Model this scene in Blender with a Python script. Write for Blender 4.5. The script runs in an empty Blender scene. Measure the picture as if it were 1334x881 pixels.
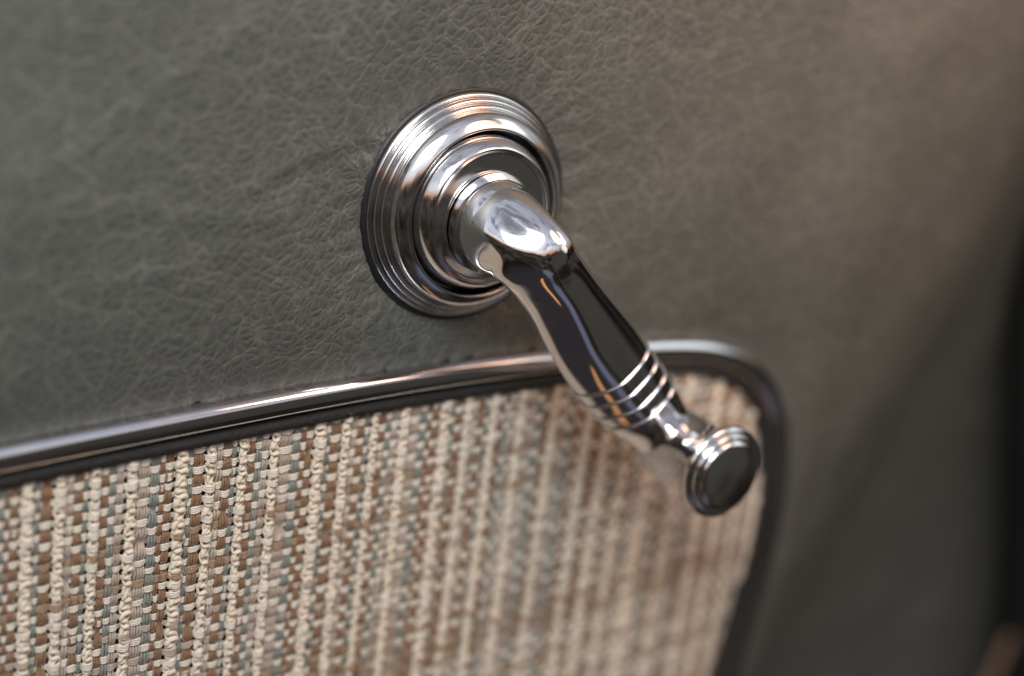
import bpy, bmesh, math, random
import numpy as np
from mathutils import Matrix, Vector

random.seed(7)
rng = np.random.default_rng(7)
scene = bpy.context.scene
MM = 0.001
# Door-panel coordinates in millimetres: a = along the door, b = up, c = out of
# the door towards the viewer.  World: X = a, Z = b, Y = -c.
def W(P):
    P = np.asarray(P, float)
    return np.stack([P[..., 0], -P[..., 2], P[..., 1]], -1) * MM

# ------------------------------------------------------------------ camera
cam_d = bpy.data.cameras.new('camera')
cam = bpy.data.objects.new('camera', cam_d)
scene.collection.objects.link(cam)
scene.camera = cam
RC = np.array([[0.81588463, 0.12318676, 0.5638077],
               [0.07094535, 0.9477255, -0.3103846],
               [-0.57272334, 0.29346788, 0.76438948]])
def wdir(v): return Vector((v[0], -v[2], v[1]))
mx = Matrix((wdir(RC[0]), wdir(RC[1]), wdir(RC[2]))).transposed().to_4x4()
mx.translation = Vector(W([-187.9, 73.1, 275.2]))
cam.matrix_world = mx
cam_d.sensor_width = 36.0
cam_d.lens = 54.0
cam_d.clip_start = 0.01
cam_d.clip_end = 100.0
cam_d.dof.use_dof = True
cam_d.dof.focus_distance = 0.326
cam_d.dof.aperture_fstop = 3.8
cam_d.dof.aperture_blades = 0

# ------------------------------------------------------------------ world
world = bpy.data.worlds.new('World')
scene.world = world
world.use_nodes = True
nt = world.node_tree
nt.nodes.clear()
def N(t, typ, **kw):
    n = t.nodes.new(typ)
    for k, v in kw.items():
        setattr(n, k, v)
    return n
def setin(n, **kw):
    for k, v in kw.items():
        n.inputs[k.replace('_', ' ')].default_value = v
def ramp(t, src, stops, interp='LINEAR'):
    r = N(t, 'ShaderNodeValToRGB')
    r.color_ramp.interpolation = interp
    els = r.color_ramp.elements
    while len(els) > 1: els.remove(els[-1])
    els[0].position = stops[0][0]
    els[0].color = (*stops[0][1], 1)
    for p, c in stops[1:]:
        e = els.new(p); e.color = (*c, 1)
    t.links.new(src, r.inputs[0])
    return r
def math_n(t, op, a, b=None, clamp=False):
    m = N(t, 'ShaderNodeMath', operation=op)
    m.use_clamp = clamp
    for i, v in enumerate((a, b)):
        if v is None: continue
        if isinstance(v, (int, float)): m.inputs[i].default_value = v
        else: t.links.new(v, m.inputs[i])
    return m.outputs[0]
def mixc(t, fac, a, b, typ='MIX'):
    m = N(t, 'ShaderNodeMix', data_type='RGBA', blend_type=typ)
    for idx, v in ((0, fac), (6, a), (7, b)):
        if isinstance(v, (int, float)): m.inputs[idx].default_value = v
        elif isinstance(v, tuple): m.inputs[idx].default_value = (*v, 1)
        else: t.links.new(v, m.inputs[idx])
    return m.outputs[2]

tc = N(nt, 'ShaderNodeTexCoord')
sep = N(nt, 'ShaderNodeSeparateXYZ')
nt.links.new(tc.outputs['Generated'], sep.inputs[0])
nz = N(nt, 'ShaderNodeTexNoise'); setin(nz, Scale=2.2, Detail=5.0, Roughness=0.6)
nt.links.new(tc.outputs['Generated'], nz.inputs['Vector'])
nz2 = N(nt, 'ShaderNodeTexNoise'); setin(nz2, Scale=5.0, Detail=3.0)
nt.links.new(tc.outputs['Generated'], nz2.inputs['Vector'])
cl = ramp(nt, nz2.outputs[0], [(.30, (.25, .22, .20)), (.45, (.8, .75, .7)), (.56, (1.6, 1.55, 1.45)), (.70, (3.4, 3.2, 2.9))])
el = math_n(nt, 'ADD', sep.outputs['Z'], math_n(nt, 'MULTIPLY', math_n(nt, 'SUBTRACT', nz.outputs[0], 0.5), 0.45))
el01 = math_n(nt, 'MULTIPLY_ADD', el, 0.5); nt.nodes[-1].inputs[2].default_value = 0.5
base = ramp(nt, el01, [(0.0, (.035, .030, .026)), (0.30, (.06, .052, .044)), (0.46, (.075, .072, .066)),
                       (0.55, (.05, .048, .048)), (0.605, (.10, .075, .06)), (0.625, (1.5, .68, .28)),
                       (0.65, (1.5, 1.3, 1.15)), (0.70, (1.9, 1.95, 2.15)), (0.86, (1.35, 1.42, 1.65)),
                       (1.0, (.9, .95, 1.1))])
# noise patches darken the surround, added to break up the chrome reflections
dk = ramp(nt, nz2.outputs[0], [(0.34, (.35, .35, .38)), (0.46, (1, 1, 1))])
col = mixc(nt, 1.0, base.outputs[0], dk.outputs[0], 'MULTIPLY')
low = N(nt, 'ShaderNodeMapRange', interpolation_type='SMOOTHSTEP')
nt.links.new(el, low.inputs[0])
for i_, v_ in ((1, .12), (2, .22), (3, 1.0), (4, .0)): low.inputs[i_].default_value = v_
col = mixc(nt, low.outputs[0], col, mixc(nt, 1.0, base.outputs[0], cl.outputs[0], 'MULTIPLY'))
def spot(direction, c0, c1, colr, typ='MIX'):
    global col
    v = Vector(wdir(direction)).normalized()
    dp = N(nt, 'ShaderNodeVectorMath', operation='DOT_PRODUCT')
    nt.links.new(tc.outputs['Generated'], dp.inputs[0]); dp.inputs[1].default_value = v
    w_ = math_n(nt, 'ADD', dp.outputs['Value'], math_n(nt, 'MULTIPLY', math_n(nt, 'SUBTRACT', nz2.outputs[0], .5), 1.6 * (c1 - c0)))
    mr = N(nt, 'ShaderNodeMapRange', interpolation_type='SMOOTHSTEP')
    nt.links.new(w_, mr.inputs[0]); mr.inputs[1].default_value = c0; mr.inputs[2].default_value = c1
    col = mixc(nt, mr.outputs[0], col, colr, typ)
rx = N(nt, 'ShaderNodeMapRange', interpolation_type='SMOOTHSTEP')
nt.links.new(sep.outputs['X'], rx.inputs[0])
for i_, v_ in ((1, -.1), (2, .6), (3, 1.0), (4, .5)): rx.inputs[i_].default_value = v_
col = mixc(nt, 1.0, col, rx.outputs[0], 'MULTIPLY')
spot((.69, .58, .43), .955, .985, (3.3, 3.6, 3.7))       # bright patch added so the trim corner reflects white
spot((.71, .30, .63), .968, .990, (2.3, 2.3, 2.15))  # second bright patch added for the trim corner's reflection
spot((.05, -.80, .58), .955, .99, (.27, .29, .42))  # lavender patch added to put a highlight along the arm's crease
spot((.50, -.12, .86), .88, .98, (.11, .104, .092))  # grey patch added for the front of the arm to reflect
spot((-.13, -.98, .12), .86, .985, (.060, .052, .060))        # dull purple patch added for the arm's side facet to reflect
spot((.50, .73, .46), .978, .990, (.03, .03, .035))       # dark patch added to blacken the reflection along the trim
bg = N(nt, 'ShaderNodeBackground')
nt.links.new(col, bg.inputs[0]); bg.inputs[1].default_value = 0.52
out = N(nt, 'ShaderNodeOutputWorld')
nt.links.new(bg.outputs[0], out.inputs[0])

scene.view_settings.view_transform = 'Standard'
scene.view_settings.look = 'None'
scene.view_settings.exposure = 0.0
scene.view_settings.gamma = 1.0
scene.render.engine = 'CYCLES'

# ------------------------------------------------------------------ lamps
def area(name, pos, target, size, power, color, size_y=None):
    d = bpy.data.lights.new(name, 'AREA')
    d.energy = power; d.color = color
    d.shape = 'RECTANGLE' if size_y else 'DISK'
    d.size = size
    if size_y: d.size_y = size_y
    o = bpy.data.objects.new(name, d)
    scene.collection.objects.link(o)
    p = Vector(W(pos)); q = Vector(W(target))
    o.location = p
    o.rotation_euler = (q - p).to_track_quat('-Z', 'Y').to_euler()
    return o
area('key_light', (-250, 350, 290), (-30, -30, 0), .30, 2.5, (1.0, .985, .965), .20)  # added key light for the brightness at upper left, no actual window
warm = area('warm_fill', (150, 225, 200), (138, 75, 0), 0.18, .20, (1.0, .58, .38))  # unseen fill added to turn the upper right leather brown
warm.data.spread = math.radians(80)
area('low_warm_glint', (20, -420, 70), (-60, -50, 0), 0.16, 0.009, (1.0, .46, .17), .022)  # unseen strip light added to draw an orange reflection on the trim

# ------------------------------------------------------------------ helpers
def tag(o, label=None, cat=None, group=None, kind=None):
    for k, v in (('label', label), ('category', cat), ('group', group), ('kind', kind)):
        if v: o[k] = v
    return o
def empty(name, loc):
    o = bpy.data.objects.new(name, None)
    o.empty_display_size = 0.01
    scene.collection.objects.link(o)
    o.location = Vector(W(loc))
    return o
def mesh_obj(name, verts, faces, mats, parent=None, smooth=True, midx=None, origin=(0, 0, 0)):
    """verts in panel mm."""
    V = W(np.asarray(verts, float) - np.asarray(origin, float))
    F = np.asarray(faces, dtype=np.int32)
    me = bpy.data.meshes.new(name)
    me.vertices.add(len(V)); me.vertices.foreach_set('co', V.astype(np.float32).ravel())
    n, k = F.shape
    me.loops.add(n * k); me.loops.foreach_set('vertex_index', F.ravel())
    me.polygons.add(n)
    me.polygons.foreach_set('loop_start', np.arange(0, n * k, k, dtype=np.int32))
    me.polygons.foreach_set('loop_total', np.full(n, k, dtype=np.int32))
    if midx is not None: me.polygons.foreach_set('material_index', np.asarray(midx, dtype=np.int32))
    me.update(calc_edges=True)
    me.validate()
    if smooth: me.polygons.foreach_set('use_smooth', np.ones(len(me.polygons), dtype=bool))
    for m in (mats if isinstance(mats, (list, tuple)) else [mats]): me.materials.append(m)
    o = bpy.data.objects.new(name, me)
    scene.collection.objects.link(o)
    if parent is not None:
        o.parent = parent
        pl = Vector(W(origin)) - parent.location
        o.location = pl
    else:
        o.location = Vector(W(origin))
    return o
def grid_faces(nu, nv, wrap_v=False, flip=False):
    i = np.arange(nu - 1)[:, None]; j = np.arange(nv if wrap_v else nv - 1)[None, :]
    j2 = (j + 1) % nv
    a = i * nv + j; b = i * nv + j2; c = (i + 1) * nv + j2; d = (i + 1) * nv + j
    F = np.stack([a, b, c, d], -1).reshape(-1, 4)
    return F[:, ::-1] if flip else F
def chaikin(P, n=2):
    P = np.asarray(P, float)
    for _ in range(n):
        Q = .75 * P[:-1] + .25 * P[1:]; R_ = .25 * P[:-1] + .75 * P[1:]
        P = np.concatenate([P[:1], np.stack([Q, R_], 1).reshape(-1, P.shape[1]), P[-1:]])
    return P
def lathe(profile, axis_ab=(0, 0), seg=180, smooth_n=2):
    """profile of (r, c), listed from outside/below to inside/top."""
    P = chaikin(profile, smooth_n)
    th = np.linspace(0, 2 * np.pi, seg, endpoint=False)
    V = np.stack([axis_ab[0] + P[:, None, 0] * np.cos(th), axis_ab[1] + P[:, None, 0] * np.sin(th),
                  np.broadcast_to(P[:, None, 1], (len(P), seg))], -1)
    return V.reshape(-1, 3), grid_faces(len(P), seg, True)
def sweep(path, radii, nside, up=None, cap=False):
    """tube along path (m,3); radii scalar or (m,)."""
    P = np.asarray(path, float); m = len(P)
    T = np.gradient(P, axis=0); T /= np.linalg.norm(T, axis=1, keepdims=True)
    u = np.array([0, 0, 1.]) if up is None else np.asarray(up, float)
    A = np.cross(T, u); A /= np.linalg.norm(A, axis=1, keepdims=True)
    B = np.cross(A, T)
    th = np.linspace(0, 2 * np.pi, nside, endpoint=False)
    r = np.broadcast_to(np.asarray(radii, float), (m,))[:, None, None]
    V = P[:, None] + r * (np.cos(th)[None, :, None] * A[:, None] + np.sin(th)[None, :, None] * B[:, None])
    return V.reshape(-1, 3), grid_faces(m, nside, True)
class Acc:
    def __init__(s): s.v = []; s.f = []; s.m = []; s.n = 0
    def add(s, v, f, mi=0):
        s.v.append(v); s.f.append(f + s.n); s.m.append(np.full(len(f), mi)); s.n += len(v)
    def get(s): return np.concatenate(s.v), np.concatenate(s.f), np.concatenate(s.m)

# ------------------------------------------------------------------ materials
def new_mat(name):
    m = bpy.data.materials.new(name); m.use_nodes = True
    t = m.node_tree
    b = t.nodes['Principled BSDF']
    c = N(t, 'ShaderNodeTexCoord')
    return m, t, b, c.outputs['Object']
def mapping(t, src, scale=(1, 1, 1), rot=(0, 0, 0)):
    mp = N(t, 'ShaderNodeMapping'); mp.inputs['Scale'].default_value = scale
    mp.inputs['Rotation'].default_value = rot
    t.links.new(src, mp.inputs['Vector']); return mp.outputs[0]
def noise(t, src, scale, detail=3, rough=.5, dist=0):
    n = N(t, 'ShaderNodeTexNoise'); setin(n, Scale=scale, Detail=detail, Roughness=rough, Distortion=dist)
    t.links.new(src, n.inputs['Vector']); return n
def bump(t, h, strength, dist, prev=None):
    b = N(t, 'ShaderNodeBump'); b.inputs['Strength'].default_value = strength
    b.inputs['Distance'].default_value = dist
    t.links.new(h, b.inputs['Height'])
    if prev is not None: t.links.new(prev, b.inputs['Normal'])
    return b.outputs[0]

def chrome_mat(name, base=(.78, .77, .775), r0=.03, r1=.13, wear=.9, scratch=.02):
    m, t, b, co = new_mat(name)
    n1 = noise(t, co, 220, 5, .65)
    sp = noise(t, co, 2600, 2, .5)
    pits = ramp(t, sp.outputs[0], [(.66, (0, 0, 0)), (.74, (1, 1, 1))])
    patch = ramp(t, n1.outputs[0], [(.50, (0, 0, 0)), (.66, (1, 1, 1))])
    pf = math_n(t, 'MULTIPLY', math_n(t, 'MULTIPLY', pits.outputs[0], patch.outputs[0]), wear)
    c = mixc(t, pf, base, (.16, .13, .11))
    t.links.new(c, b.inputs['Base Color'])
    rr = math_n(t, 'MULTIPLY_ADD', n1.outputs[0], r1 - r0); t.nodes[-1].inputs[2].default_value = r0
    rr = math_n(t, 'ADD', rr, math_n(t, 'MULTIPLY', pf, .35))
    t.links.new(rr, b.inputs['Roughness'])
    sc = noise(t, mapping(t, co, (120, 160, 7000), (.9, .35, .5)), 1.0, 2, .6)
    sl = ramp(t, sc.outputs[0], [(.64, (0, 0, 0)), (.70, (1, 1, 1))])
    sm = ramp(t, noise(t, co, 55, 4, .6).outputs[0], [(.48, (0, 0, 0)), (.62, (1, 1, 1))])
    rr = math_n(t, 'ADD', rr, math_n(t, 'ADD', math_n(t, 'MULTIPLY', sl.outputs[0], .10), math_n(t, 'MULTIPLY', sm.outputs[0], .05)))
    t.links.new(rr, b.inputs['Roughness'])
    b.inputs['Metallic'].default_value = 1
    st = noise(t, mapping(t, co, (300, 300, 4200), (.3, .5, .2)), 1.0, 2)
    nb = bump(t, st.outputs[0], scratch * 2, .00002)
    wv = noise(t, co, 90, 2)
    nb = bump(t, wv.outputs[0], .06, .0006, nb)
    nb = bump(t, pf, -.25, .0001, nb)
    t.links.new(nb, b.inputs['Normal'])
    return m
M_chrome = chrome_mat('polished_chrome')
M_worn = chrome_mat('worn_chrome', (.74, .73, .735), .06, .20, .9, .06)
M_trim = chrome_mat('trim_chrome', (.72, .71, .73), .07, .14, .3, .015)

def simple_mat(name, colr, rough, bs=None, bd=None):
    m, t, b, co = new_mat(name)
    n = noise(t, co, 800, 4)
    c = mixc(t, n.outputs[0], tuple(x * .7 for x in colr), tuple(x * 1.3 for x in colr))
    t.links.new(c, b.inputs['Base Color']); b.inputs['Roughness'].default_value = rough
    if bs:
        t.links.new(bump(t, n.outputs[0], bs, bd), b.inputs['Normal'])
    return m
M_rubber = simple_mat('black_rubber', (.012, .012, .014), .45, .5, .0002)
M_cord = simple_mat('dark_cord', (.022, .021, .02), .8, 1.0, .0005)
M_board = simple_mat('backing_board', (.06, .045, .035), .9)
M_dark = simple_mat('dark_seal', (.01, .012, .012), .6)
M_warm = simple_mat('tan_edge', (.22, .14, .09), .5)

def leather_mat():
    m, t, b, co = new_mat('grey_green_leather')
    # warp the coordinates so that the grain is irregular
    w1 = noise(t, co, 75, 3); w2 = noise(t, co, 420, 2)
    def off(nd, amt):
        s = N(t, 'ShaderNodeVectorMath', operation='SUBTRACT'); t.links.new(nd.outputs['Color'], s.inputs[0])
        s.inputs[1].default_value = (.5, .5, .5)
        k = N(t, 'ShaderNodeVectorMath', operation='SCALE'); t.links.new(s.outputs[0], k.inputs[0]); k.inputs['Scale'].default_value = amt
        return k.outputs[0]
    def addv(a, c_):
        s = N(t, 'ShaderNodeVectorMath', operation='ADD'); t.links.new(a, s.inputs[0]); t.links.new(c_, s.inputs[1]); return s.outputs[0]
    cw = addv(addv(co, off(w1, .0065)), off(w2, .0009))
    c1 = mapping(t, mapping(t, cw, (1, 1, 1), (0, -.75, 0)), (480, 390, 370))
    def vor(src, scale, sm=False):
        v = N(t, 'ShaderNodeTexVoronoi', feature='DISTANCE_TO_EDGE'); v.inputs['Scale'].default_value = scale
        t.links.new(src, v.inputs['Vector']); return v.outputs['Distance']
    d1 = vor(c1, 1.0); d2 = vor(c1, 2.3); d3 = vor(cw, 130.0)
    l1 = ramp(t, d1, [(0, (.10,) * 3), (.05, (.26,) * 3), (.15, (.55,) * 3), (.30, (.85,) * 3), (.5, (1,) * 3)])
    k1 = ramp(t, d1, [(0, (1,) * 3), (.03, (.6,) * 3), (.07, (.15,) * 3), (.15, (0,) * 3)])
    l2 = ramp(t, d2, [(0, (0, 0, 0)), (.08, (.6,) * 3), (.3, (1,) * 3)])
    l3 = ramp(t, d3, [(0, (0, 0, 0)), (.035, (.7,) * 3), (.10, (1,) * 3)])
    big = noise(t, co, 28, 3)
    fine = noise(t, co, 3800, 3, .6)
    # crease lines are paler than the rest of the hide
    ln = k1.outputs[0]
    ln3 = math_n(t, 'SUBTRACT', 1.0, l3.outputs[0])
    ln2 = math_n(t, 'SUBTRACT', 1.0, l2.outputs[0])
    lines = math_n(t, 'ADD', math_n(t, 'MULTIPLY', ln, .22), math_n(t, 'ADD', math_n(t, 'MULTIPLY', ln2, .13), math_n(t, 'MULTIPLY', ln3, .22)), True)
    lines = math_n(t, 'MULTIPLY', lines, math_n(t, 'ADD', big.outputs[0], .35), True)
    bc = mixc(t, big.outputs[0], (.078, .083, .074), (.104, .108, .096))
    bc = mixc(t, math_n(t, 'MULTIPLY', fine.outputs[0], .25), bc, (.06, .062, .05))
    bc = mixc(t, lines, bc, (.27, .27, .24))
    t.links.new(bc, b.inputs['Base Color'])
    rr = math_n(t, 'MULTIPLY_ADD', big.outputs[0], .2); t.nodes[-1].inputs[2].default_value = .36
    t.links.new(rr, b.inputs['Roughness'])
    b.inputs['Specular IOR Level'].default_value = .45
    nb = bump(t, l3.outputs[0], .18, .00045)
    nb = bump(t, l1.outputs[0], .44, .00040, nb)
    nb = bump(t, l2.outputs[0], .12, .00016, nb)
    nb = bump(t, w2.outputs[0], .20, .0005, nb)
    nb = bump(t, fine.outputs[0], .20, .00006, nb)
    t.links.new(nb, b.inputs['Normal'])
    return m
M_leather = leather_mat()

def yarn_mat(name, ca, cb, sheen=.3):
    m, t, b, co = new_mat(name)
    n1 = noise(t, co, 260, 3)
    n2 = noise(t, mapping(t, co, (9000, 9000, 2500)), 1.0, 3, .6)
    c = mixc(t, n1.outputs[0], ca, cb)
    c = mixc(t, math_n(t, 'MULTIPLY', n2.outputs[0], .5), c, tuple(x * .45 for x in ca))
    t.links.new(c, b.inputs['Base Color'])
    b.inputs['Roughness'].default_value = .55
    b.inputs['Sheen Weight'].default_value = sheen
    t.links.new(bump(t, n2.outputs[0], .6, .00012), b.inputs['Normal'])
    return m
YM = [yarn_mat('cream_yarn', (.90, .79, .64), (.80, .68, .52)),        # 0
      yarn_mat('greige_yarn', (.60, .50, .41), (.48, .39, .31)),       # 1
      yarn_mat('brown_yarn', (.36, .195, .095), (.25, .135, .065)),      # 2
      yarn_mat('green_yarn', (.30, .325, .28), (.22, .25, .215)),        # 3
      yarn_mat('tan_yarn', (.46, .31, .19), (.36, .24, .15)),          # 4
      yarn_mat('white_yarn', (.92, .85, .73), (.82, .74, .61))]        # 5

# ------------------------------------------------------------------ trim path
# outer edge of the trim frame, panel mm
OUT = np.array([(-160, -50.5), (-130, -47.6), (-100.5, -44.7), (-78.1, -42.6), (-52.7, -40.4), (-28.9, -38.5), (-3, -36.9),
                (27.6, -35.9), (50, -35.6), (64, -35.9), (78.3, -37.1), (87.3, -39.1), (95.8, -42.6), (103.0, -47.2), (108.7, -53.0),
                (113.2, -60.5), (116.6, -70), (119.0, -84), (119.3, -97), (118.4, -110), (116.9, -122), (114.2, -140),
                (110.5, -160), (105, -185), (98, -215)])
def catmull(P, n):
    P = np.asarray(P, float)
    Q = np.concatenate([[2 * P[0] - P[1]], P, [2 * P[-1] - P[-2]]])
    o = []
    for i in range(1, len(Q) - 2):
        p0, p1, p2, p3 = Q[i - 1:i + 3]
        t = np.linspace(0, 1, n, endpoint=False)[:, None]
        o.append(.5 * (2 * p1 + (p2 - p0) * t + (2 * p0 - 5 * p1 + 4 * p2 - p3) * t ** 2 + (3 * p1 - p0 - 3 * p2 + p3) * t ** 3))
    return np.concatenate(o + [P[-1:]])
outer = catmull(OUT, 10)
for _ in range(3): outer[1:-1] = .25 * outer[:-2] + .5 * outer[1:-1] + .25 * outer[2:]
tan_ = np.gradient(outer, axis=0); tan_ /= np.linalg.norm(tan_, axis=1, keepdims=True)
inn = np.stack([tan_[:, 1], -tan_[:, 0]], 1)       # to the right of travel = into the insert
def offset(d): return outer + inn * d
centre = offset(7.1)
kt = int(np.argmax(centre[:, 1] - 0 * centre[:, 0])); kr = int(np.argmax(centre[:, 0]))
ic = int(np.argmin(np.abs(centre[:, 0] - 100)))
def top_at(x):   # trim centreline height above x
    s = centre[:kr + 1]; return np.interp(x, s[:, 0], s[:, 1])
def right_at(y):
    s = centre[kt + 5:][::-1]; return np.interp(y, s[:, 1], s[:, 0])

# ================================================================== DOOR PANEL
door = empty('door_panel', (0, 0, 0))
door['kind'] = 'thing'
tag(door, 'grey green leather door panel with a tweed fabric insert inside a chrome frame', 'door panel')

# leather cover: a padded sheet
ua = np.arange(-190, 380.1, 1.1); vb = np.arange(-300, 150.1, 1.1)
U, V_ = np.meshgrid(ua, vb, indexing='ij')
Z = np.zeros_like(U)
# distance to the trim's outer line / inside test
d2 = np.full(U.shape, 1e9)
for (x, y) in outer[::2]:
    d2 = np.minimum(d2, (U - x) ** 2 + (V_ - y) ** 2)
dist = np.sqrt(d2)
sgn_in = (V_ < np.interp(U, outer[:kr + 1, 0], outer[:kr + 1, 1])) & (U < np.interp(V_, outer[kt + 5:][::-1, 1], outer[kt + 5:][::-1, 0]))
inside = sgn_in & (dist > 2.5)
pad = 1.0 - np.exp(-dist / 15.0)
Z += np.where(inside, -2.4, np.where(sgn_in, -.6, 5.0 * pad - 0.6))
dr = np.sqrt(U ** 2 + V_ ** 2)
Z *= np.where(inside, 1, 1 - .9 * np.exp(-(np.clip(dr - 24, 0, None) / 9.0) ** 1.2))          # pulled in by the escutcheon
Z = np.where(dr < 24, np.minimum(Z, -.3), Z)
def vnoise(U, V_, sc, seed):
    r = np.random.default_rng(seed); out = 0
    for k in range(14):
        a = r.uniform(0, 2 * np.pi); f = sc * r.uniform(.6, 1.6); p = r.uniform(0, 6.28)
        out = out + np.sin((U * np.cos(a) + V_ * np.sin(a)) * f + p)
    return out / 4
Z += np.where(inside, 0, .25 * vnoise(U, V_, 2 * np.pi / 38, 1) + .05 * vnoise(U, V_, 2 * np.pi / 11, 2))
# hide puckered where the plate presses into it
TH = np.arctan2(V_, U)
Z += .16 * np.exp(-((dr - 30) / 7.5) ** 2) * np.sin(TH * 34 + 2.2 * vnoise(U, V_, .35, 5)) * (dr > 24)
# long shallow wrinkles
def wrinkle(pts, w, h):
    global Z
    P = catmull(pts, 12); dd = np.full(U.shape, 1e9); tt = np.zeros(U.shape)
    for i, (x, y) in enumerate(P):
        q = (U - x) ** 2 + (V_ - y) ** 2
        m = q < dd; dd[m] = q[m]; tt[m] = i / len(P)
    Z += h * np.exp(-dd / (w * w)) * np.sin(np.pi * np.clip(tt, 0, 1)) ** .5
wrinkle([(-58, 2), (-45, 10), (-32, 14.5), (-16, 17.5)], 1.8, .34)
wrinkle([(-58, 0), (-45, 7.6), (-32, 12), (-16, 15)], 1.9, -.30)
wrinkle([(-95, 3), (-78, 2), (-62, -1), (-45, 0)], 2.0, .30)
wrinkle([(-92, -14), (-75, -12), (-60, -8), (-44, -6)], 1.8, .25)
wrinkle([(-72, 0), (-71, -6), (-72, -11), (-66, -17), (-58, -23)], .9, .3)
wrinkle([(-90, 14), (-80, 20), (-66, 31), (-50, 40)], 2.0, .25)
wrinkle([(5, 33), (12, 44), (15, 60)], 1.6, .25)
# lower rear corner bent away from the viewer, shaped so that it falls darker
e = np.clip(((U - 176) * .86 - (V_ + 28) * .50) / 60.0 + 1.15, 0, None)
Z -= np.where(inside, 0, 60 * np.tanh(8.5 * e ** 1.6 / 60) * np.clip((U - 112) / 30, 0, 1) ** 1.0)
e3 = np.clip((U * .91 - V_ * .40 - 168) / 40.0, 0, 2.5)
Z -= np.where(inside, 0, 7.5 * e3 ** 1.6)
P3 = np.stack([U, V_, Z], -1).reshape(-1, 3)
leather = mesh_obj('leather_cover', P3, grid_faces(len(ua), len(vb), flip=False), M_leather, door)

# chrome trim frame: raised half-round moulding
ang = np.linspace(0, np.pi, 21)
prof = np.stack([3.0 - 3.0 * np.sign(np.cos(ang)) * np.abs(np.cos(ang)) ** .85, .2 + 3.3 * np.sin(ang) ** .8], 1)
prof = np.concatenate([[(0.1, -2.5)], prof, [(5.9, -2.5)]])
Vt = (outer[:, None, :] + inn[:, None, :] * prof[None, :, :1])
Vt = np.concatenate([Vt, np.broadcast_to(prof[None, :, 1:], Vt.shape[:2] + (1,))], -1)
mesh_obj('trim_frame', Vt.reshape(-1, 3), grid_faces(len(outer), len(prof)), M_trim, door)

# dark piping between trim and fabric
pp = offset(8.0)
pp3 = np.concatenate([pp, np.full((len(pp), 1), .15)], 1)
v, f = sweep(pp3, 1.7, 14)
mesh_obj('piping', v, f, M_cord, door)

# woven insert -------------------------------------------------------------
fab = Acc()
PITCH = 2.3                       # pick spacing
SL = 0.105                         # the cloth is laid a little off square
x0, x1 = -150.0, 117.0
ylow = -215.0
cols = []
seq = [('loop', 0, 3.3), ('flat', 1, 2.9), ('flat', 3, 2.1), ('flat', 2, 1.8),
       ('loop', 0, 2.6), ('flat', 1, 2.7), ('flat', 3, 2.0), ('flat', 2, 1.0), ('flat', 2, 1.7),
       ('loop', 0, 3.0), ('flat', 3, .9), ('flat', 2, 2.3), ('loop', 0, 2.7), ('flat', 1, 1.4), ('flat', 2, 1.9),
       ('flat', 3, 1.0), ('loop', 0, 2.5), ('flat', 2, 1.6), ('flat', 3, 1.5), ('flat', 1, 1.6)]
x = x0; k = 0
while x < x1:
    typ, mi, w = seq[k % len(seq)]
    w = w * rng.uniform(.92, 1.1)
    cols.append((x + w / 2, w, typ, mi)); x += w + .10
    k += 1
    if k % len(seq) == 0 and rng.random() < .35: k += 4
npick = int((-28 - ylow) / PITCH) + 20
pick_y0 = -20.0
bases = np.array([(pick_y0 - j * PITCH) for j in range(npick)])
pj = rng.normal(0, .10, npick)
pcol = rng.choice([5, 4, 1, 2], size=npick, p=[.66, .17, .13, .04])
ZF = -.6
def pick_y(j, x): return bases[j] + pj[j] + SL * x
ncol = len(cols)
cx = np.array([c[0] for c in cols]); cw = np.array([c[1] for c in cols])
# wefts
NW = 4
for j in range(npick):
    # over (+1) / under (-1) each column
    s = np.where((np.arange(ncol) + j) % 2 == 0, 1.0, -1.0)
    flip_ = rng.random(ncol) < .06
    s = np.where(flip_, -s, s)
    isloop = np.array([c[2] == 'loop' for c in cols])
    cross = isloop & (rng.random(ncol) < .30)              # picks that bind the boucle down
    wd = rng.uniform(.85, 1.15)
    # sample positions: 5 per column
    ts = np.array([-.5, -.25, 0, .25])
    xs = (cx[:, None] + cw[:, None] * ts).ravel()
    s = np.where(cross, 1.0, np.where(isloop, -1.0, s))
    amp = np.repeat(np.where(cross, 1.75, np.where(isloop, .3, .52)), 4)
    sh = np.tile(np.array([0.0, .8, 1.0, .8]), ncol)
    zs = np.repeat(s, 4) * sh * amp
    bow = np.repeat(rng.normal(0, .10, ncol), 4)
    spread = .75 + .25 * sh * (np.repeat(s, 4) > 0) - .15 * (np.repeat(s, 4) < 0)
    zlim = ZF
    for q in range(NW):
        o_ = (q - (NW - 1) / 2) * .385 * wd
        ys = bases[j] + pj[j] + SL * xs + o_ * spread + bow * sh + rng.normal(0, .025, len(xs))
        z_ = ZF + zs + rng.normal(0, .02, len(xs))
        keep = (ys < top_at(xs) - .5) & (xs < right_at(ys) - .5) & (ys > ylow)
        idx = np.flatnonzero(keep)
        if len(idx) < 6: continue
        # contiguous run
        a, b_ = idx[0], idx[-1] + 1
        path = np.stack([xs[a:b_], ys[a:b_], z_[a:b_]], 1)
        v, f = sweep(path, [.215 * wd][0], 6)
        fab.add(v, f, int(pcol[j]))
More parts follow.
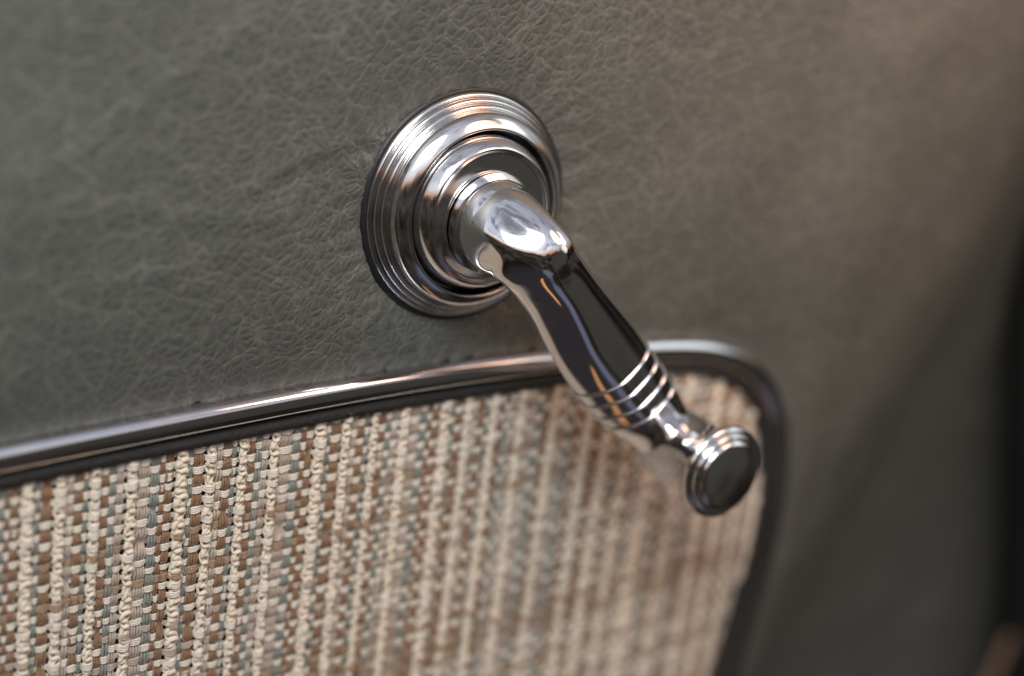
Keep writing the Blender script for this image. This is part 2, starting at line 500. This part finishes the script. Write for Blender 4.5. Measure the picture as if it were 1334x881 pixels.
# warps
for i, (xc, w, typ, mi) in enumerate(cols):
    yt = float(top_at(xc)) - .3
    j = np.arange(npick)
    yj = bases + pj + SL * xc
    s = np.where((i + j) % 2 == 0, -1.0, 1.0)
    if typ == 'flat':
        ns = max(2, int(round(w / .58)))
        ys = []; zz = []
        for jj in range(npick - 1):
            ys += [yj[jj], yj[jj] - PITCH * .5]; zz += [s[jj] * .60, .12]
        ys = np.array(ys); zz = np.array(zz)
        ysf = np.linspace(ys[0], ys[-1], len(ys) * 2)
        zf = np.interp(-ysf, -ys, zz)
        zf = np.convolve(np.pad(zf, 1, 'edge'), [.25, .5, .25], 'valid')
        for q in range(ns):
            off = (q - (ns - 1) / 2) * (w / ns)
            xs = xc + off * (.94 + .06 * np.sign(zf)) + np.convolve(rng.normal(0, .05, len(ysf)), [.25, .5, .25], 'same')
            keep = (ysf < yt) & (ysf > ylow) & (xs < right_at(ysf) - .5)
            if keep.sum() < 6: continue
            r_ = w / ns * .5 * .97
            v, f = sweep(np.stack([xs, ysf, ZF + zf + rng.normal(0, .02)], 1)[keep], r_, 6)
            m_ = mi
            if mi == 1 and q % 3 == 1: m_ = 1
            fab.add(v, f, m_)
    else:
        # boucle: looped cream yarns that cross over each other on top of the cloth
        ysf = np.arange(yj[0], ylow, -.22)
        per = PITCH * 1.28 * rng.uniform(.9, 1.15)
        ph0 = rng.uniform(0, 6.28)
        wob = np.cumsum(rng.normal(0, .16, len(ysf)))
        for q in range(3):
            ph = ph0 + q * 2 * np.pi / 3 + 2 * np.pi * (-ysf) / per / (1.0 if q < 2 else 1.5) + wob
            xs = xc + rng.normal(0, .1) + (w * .33) * np.sin(ph) * (1 + .25 * np.sin(ph * .37))
            z_ = ZF + .62 + .42 * np.cos(ph * 1.0 + q) 
            yy = ysf + .42 * np.sin(ph * 2 + q * 1.3)
            rad = .46 * (1 + .25 * np.sin(ph * 2 + 1.0)) * w / 2.8
            keep = (ysf < yt) & (xs < right_at(ysf) - .5)
            if keep.sum() < 6: continue
            v, f = sweep(np.stack([xs, yy, z_], 1)[keep], rad[keep], 7)
            fab.add(v, f, 0)
# loose fibres standing off the yarns
for q in range(13000):
    x_ = rng.uniform(-125, 100); yb = float(top_at(x_)) - .8
    y_ = yb - rng.uniform(0, 100)
    if x_ > right_at(y_) - 2: continue
    dd_ = rng.normal(0, 1, 3); dd_[2] = abs(dd_[2]) * .5 + .15; dd_ /= np.linalg.norm(dd_)
    d3 = rng.normal(0, .5, 3); ln_ = rng.uniform(.6, 2.0)
    tt = np.linspace(0, 1, 4)[:, None]
    pth = np.array([x_, y_, ZF + .35]) + dd_ * tt * ln_ + d3 * tt ** 2 * ln_ * .7
    v, f = sweep(pth, np.array([.035, .032, .028, .015]), 3, up=(.31, .2, .93))
    fab.add(v, f, int(rng.choice([0, 5, 4, 1])))
v, f, m_ = fab.get()
fabric = mesh_obj('fabric_insert', v, f, YM, door, midx=m_)
# board behind the cloth
Pb = np.array([(-160, -230, -1.9), (120, -230, -1.9), (120, -32, -1.9), (-160, -32, -1.9)], float)
mesh_obj('backing_board', Pb, np.array([[0, 1, 2, 3]]), M_board, door, smooth=False)

# ================================================================== WINDOW CRANK
crank = empty('window_crank', (0, 0, 0))
tag(crank, 'chrome window crank with ribbed arm and round knob on a stepped round plate', 'window crank')

# escutcheon ---------------------------------------------------------------
v, f = lathe([(25.2, -3), (26.3, -3), (26.6, -.2), (26.5, .9), (25.9, 1.5), (25.2, 1.6), (24.6, .9)])
mesh_obj('gasket', v, f, M_rubber, crank)
prof_e = [(24.9, -2), (25.2, .4), (25.35, 1.2), (25.2, 1.95), (24.7, 2.35), (24.3, 2.2), (24.18, 1.75),
          (24.2, 2.4), (24.1, 3.05), (23.65, 3.45), (23.2, 3.35), (23.03, 2.9),
          (23.05, 3.5), (22.95, 4.1), (22.5, 4.55), (22.05, 4.45), (21.8, 4.0),
          (21.8, 5.0), (21.8, 6.0), (21.45, 7.0), (20.7, 7.8), (19.7, 8.5), (18.9, 8.95), (18.5, 8.9), (18.3, 8.3), (18.2, 6.5), (18.1, 3)]
v, f = lathe(prof_e)
esc = mesh_obj('escutcheon', v, f, M_worn, crank)
v, f = lathe([(18.4, 4.6), (17.85, 4.8), (17.8, 6.2), (17.45, 7.8), (16.7, 9.4), (15.9, 10.7), (15.3, 11.35), (14.9, 11.55), (14.5, 11.4), (14.25, 11.0), (14.0, 10.85), (12.5, 10.75), (8, 10.7)])
mesh_obj('collar', v, f, M_worn, crank)

# arm ----------------------------------------------------------------------
KN = np.array([53.0, -54.6])                                # knob axis
d = np.array([KN[0], KN[1], 0.0]); AL = float(np.linalg.norm(d)); d /= AL    # along the arm
wv_ = -np.cross(np.array([0, 0, 1.]), d)                    # lower left side of the arm positive
RB = 7.0; Z0 = 11.1; ZS = 17.5
L1 = ZS - Z0
arc = RB * np.pi / 2
Send = L1 + arc + (AL - RB) + 5.0
ss = np.unique(np.concatenate([np.linspace(0, 1.2, 12), np.linspace(1.3, Send - 10, 460), Send - 10 + 10 * np.sin(np.linspace(.02, 1, 60) * np.pi / 2)]))
SK = np.array([0, 3, 7, 12, 17, 22, 28, 34, 41, 48, 55, 62, 70, 78, 90.])
LK = np.array([11.3, 10.7, 10.9, 11.0, 10.6, 10.1, 9.95, 10.6, 11.6, 12.2, 12.3, 12.1, 11.0, 8.8, 6.8])
RK = np.array([11.3, 10.4, 8.8, 7.4, 6.8, 6.5, 6.5, 6.8, 7.3, 7.75, 8.0, 8.15, 8.0, 7.6, 7.1])
def frame(s):
    if s < L1: return np.array([0, 0, Z0 + s]), np.array([0, 0, 1.])
    if s < L1 + arc:
        a = (s - L1) / RB
        return d * (RB - RB * np.cos(a)) + np.array([0, 0, ZS + RB * np.sin(a)]), d * np.sin(a) + np.array([0, 0, np.cos(a)])
    return d * (RB + s - L1 - arc) + np.array([0, 0, ZS + RB]), d.copy()
def sstep(a, b, x):
    t = np.clip((x - a) / (b - a), 0, 1); return t * t * (3 - 2 * t)
def smin(a, b, k):
    h = np.clip(.5 + .5 * (b - a) / k, 0, 1)
    return b * (1 - h) + a * h - k * h * (1 - h)
def spl(x, K, Y):
    """smooth interpolation through the knots (Catmull-Rom on an uneven grid)"""
    m = np.gradient(Y, K); i = int(np.clip(np.searchsorted(K, x) - 1, 0, len(K) - 2))
    h = K[i + 1] - K[i]; t = (x - K[i]) / h
    return ((2 * t ** 3 - 3 * t ** 2 + 1) * Y[i] + (t ** 3 - 2 * t ** 2 + t) * h * m[i]
            + (-2 * t ** 3 + 3 * t ** 2) * Y[i + 1] + (t ** 3 - t ** 2) * h * m[i + 1])
nth = 288
th = np.linspace(0, 2 * np.pi, nth, endpoint=False)
ct, st_ = np.cos(th), np.sin(th)                            # ct along w, st along outward normal
def build_arm(LK, RK, ss):
    rows = []
    for s in ss:
        C, Tt = frame(s)
        C = C + np.array([.3, -1.3, 0]) * (1 - sstep(2, L1 + arc, s))
        Nn = np.cross(Tt, wv_)
        if Nn @ (np.array([0, 0, 1.]) - d) < 0: Nn = -Nn    # outer side of the bend
        g = sstep(L1 - 3, L1 + arc + 1, s)                  # hub -> arm
        lip = .4 * (1 - sstep(0, 1.0, s)) ** 2
        aL = spl(s, SK, LK); aR = spl(s, SK, RK)
        hub = 11.3 - .15 * min(s, 9)
        tail = sstep(Send - 28, Send - 4, s)
        drop = sstep(Send - 20, Send - 7, s)                # the grip dips towards the knob
        bF = (1 - g) * hub + g * (6.9 - .6 * tail - 2.9 * drop)
        bB = (1 - g) * hub * (1 - .35 * sstep(3, 7, s)) + g * 6.6
        n_ = 2 + .35 * g
        a = np.where(ct > 0, aL, aR); b = np.where(st_ > 0, bF, bB)
        dent = 2.0 * np.exp(-((s - (L1 + 3.8)) / 4.2) ** 2)     # neck before the raised front pad
        nose = 1.0 * np.exp(-((s - (L1 + 10.0)) / 3.4) ** 2)
        r = (np.abs(ct / a) ** n_ + np.abs(st_ / b) ** n_) ** (-1 / n_)
        crown = np.clip(st_, 0, 1) ** 2
        r = r + (nose - dent) * crown - lip
        # side facets, each a shallow scoop
        dA = .883 * aL - .95 + 5.0 * (1 - sstep(L1 - 8, L1 + 5, s))
        dB = .743 * aL + .02 + 5.0 * (1 - sstep(L1 - 3, L1 + 9, s))
        dR = 14.0 - 6.4 * sstep(L1 - 4, L1 + 8, s) + .9 * sstep(L1 + arc, L1 + arc + 24, s) - .6 * tail
        kk = 1.6 + 1.1 * sstep(L1 + arc + 24, L1 + arc + 40, s)
        for sg, fa, dd_ in ((1, math.radians(28), dA), (1, math.radians(42), dB), (-1, math.radians(14), dR)):
            cc = ct * sg * math.cos(fa) + st_ * math.sin(fa)
            rf = np.where(cc > .12, dd_ / np.maximum(cc, .12), 1e3)
            r = smin(r, rf, kk)
        e_ = (Send - s) / 9.0                               # rounded end
        sc_ = max(.01, np.sqrt(max(0, 1 - (1 - min(e_, 1)) ** 2.2)))
        rows.append(C + (r * sc_ * ct)[:, None] * wv_ + (r * sc_ * st_)[:, None] * Nn)
    return np.array(rows)
A3 = build_arm(LK, RK, ss)
arm = mesh_obj('arm', A3.reshape(-1, 3), grid_faces(len(ss), nth, True, flip=False), M_chrome, crank)
# four raised bands round the arm
for q in range(4):
    sq = L1 + arc + (AL - RB) - 33.0 + q * 4.5
    i = int(np.argmin(np.abs(ss - sq)))
    ring = A3[i]; nxt = A3[min(i + 4, len(ss) - 1)]
    cen = ring.mean(0)
    rad = ring - cen; rl = np.linalg.norm(rad, axis=1, keepdims=True); rn = rad / rl
    tb = np.linspace(0, 2 * np.pi, 10, endpoint=False)
    Vb = ring[:, None] + rn[:, None] * (.05 + .42 * np.cos(tb))[None, :, None] + d[None, None] * (.42 * np.sin(tb))[None, :, None]
    nn_ = len(ring)
    F = grid_faces(nn_ + 1, 10, True) % (nn_ * 10)
    mesh_obj('band', Vb.reshape(-1, 3), F, M_chrome, crank)

# knob ---------------------------------------------------------------------
prof_k = [(8.8, 21.0), (9.2, 23.0), (9.2, 26.0), (9.0, 29.0), (8.8, 31.5), (8.9, 34.0), (9.5, 36.4), (10.3, 38.2), (10.9, 39.0), (11.2, 39.6), (11.35, 40.4),
          (11.0, 41.2), (10.3, 41.5), (10.0, 41.4), (9.85, 41.6), (9.8, 42.1), (9.4, 42.6), (8.9, 42.6), (8.6, 42.5), (8.45, 42.7),
          (8.35, 43.1), (7.9, 43.45), (7.3, 43.6), (5, 43.9), (2.5, 44.05), (.05, 44.1)]
v, f = lathe(prof_k, KN, 144)
mesh_obj('knob', v, f, M_chrome, crank)

# ================================================================== DOOR EDGE
seal_path = catmull(np.array([(300, 45, -40), (294, 0, -40), (288, -42, -40), (292, -80, -40), (304, -120, -41), (322, -160, -45),
                              (338, -205, -48), (352, -250, -50), (366, -300, -51)], float) + np.array([24.0, 6.0, -22.0]), 10)
v, f = sweep(seal_path, 12.5, 28)
seal = mesh_obj('rubber_door_seal', v, f, M_dark)
tag(seal, 'black rubber seal running down the far edge of the leather door panel', 'door seal')
v, f = sweep(catmull(np.array([(338, -206, -58), (334, -219, -58), (328, -232, -58), (318, -250, -58)], float), 8), 2.2, 16)
mesh_obj('edge_strip', v, f, M_warm, seal)
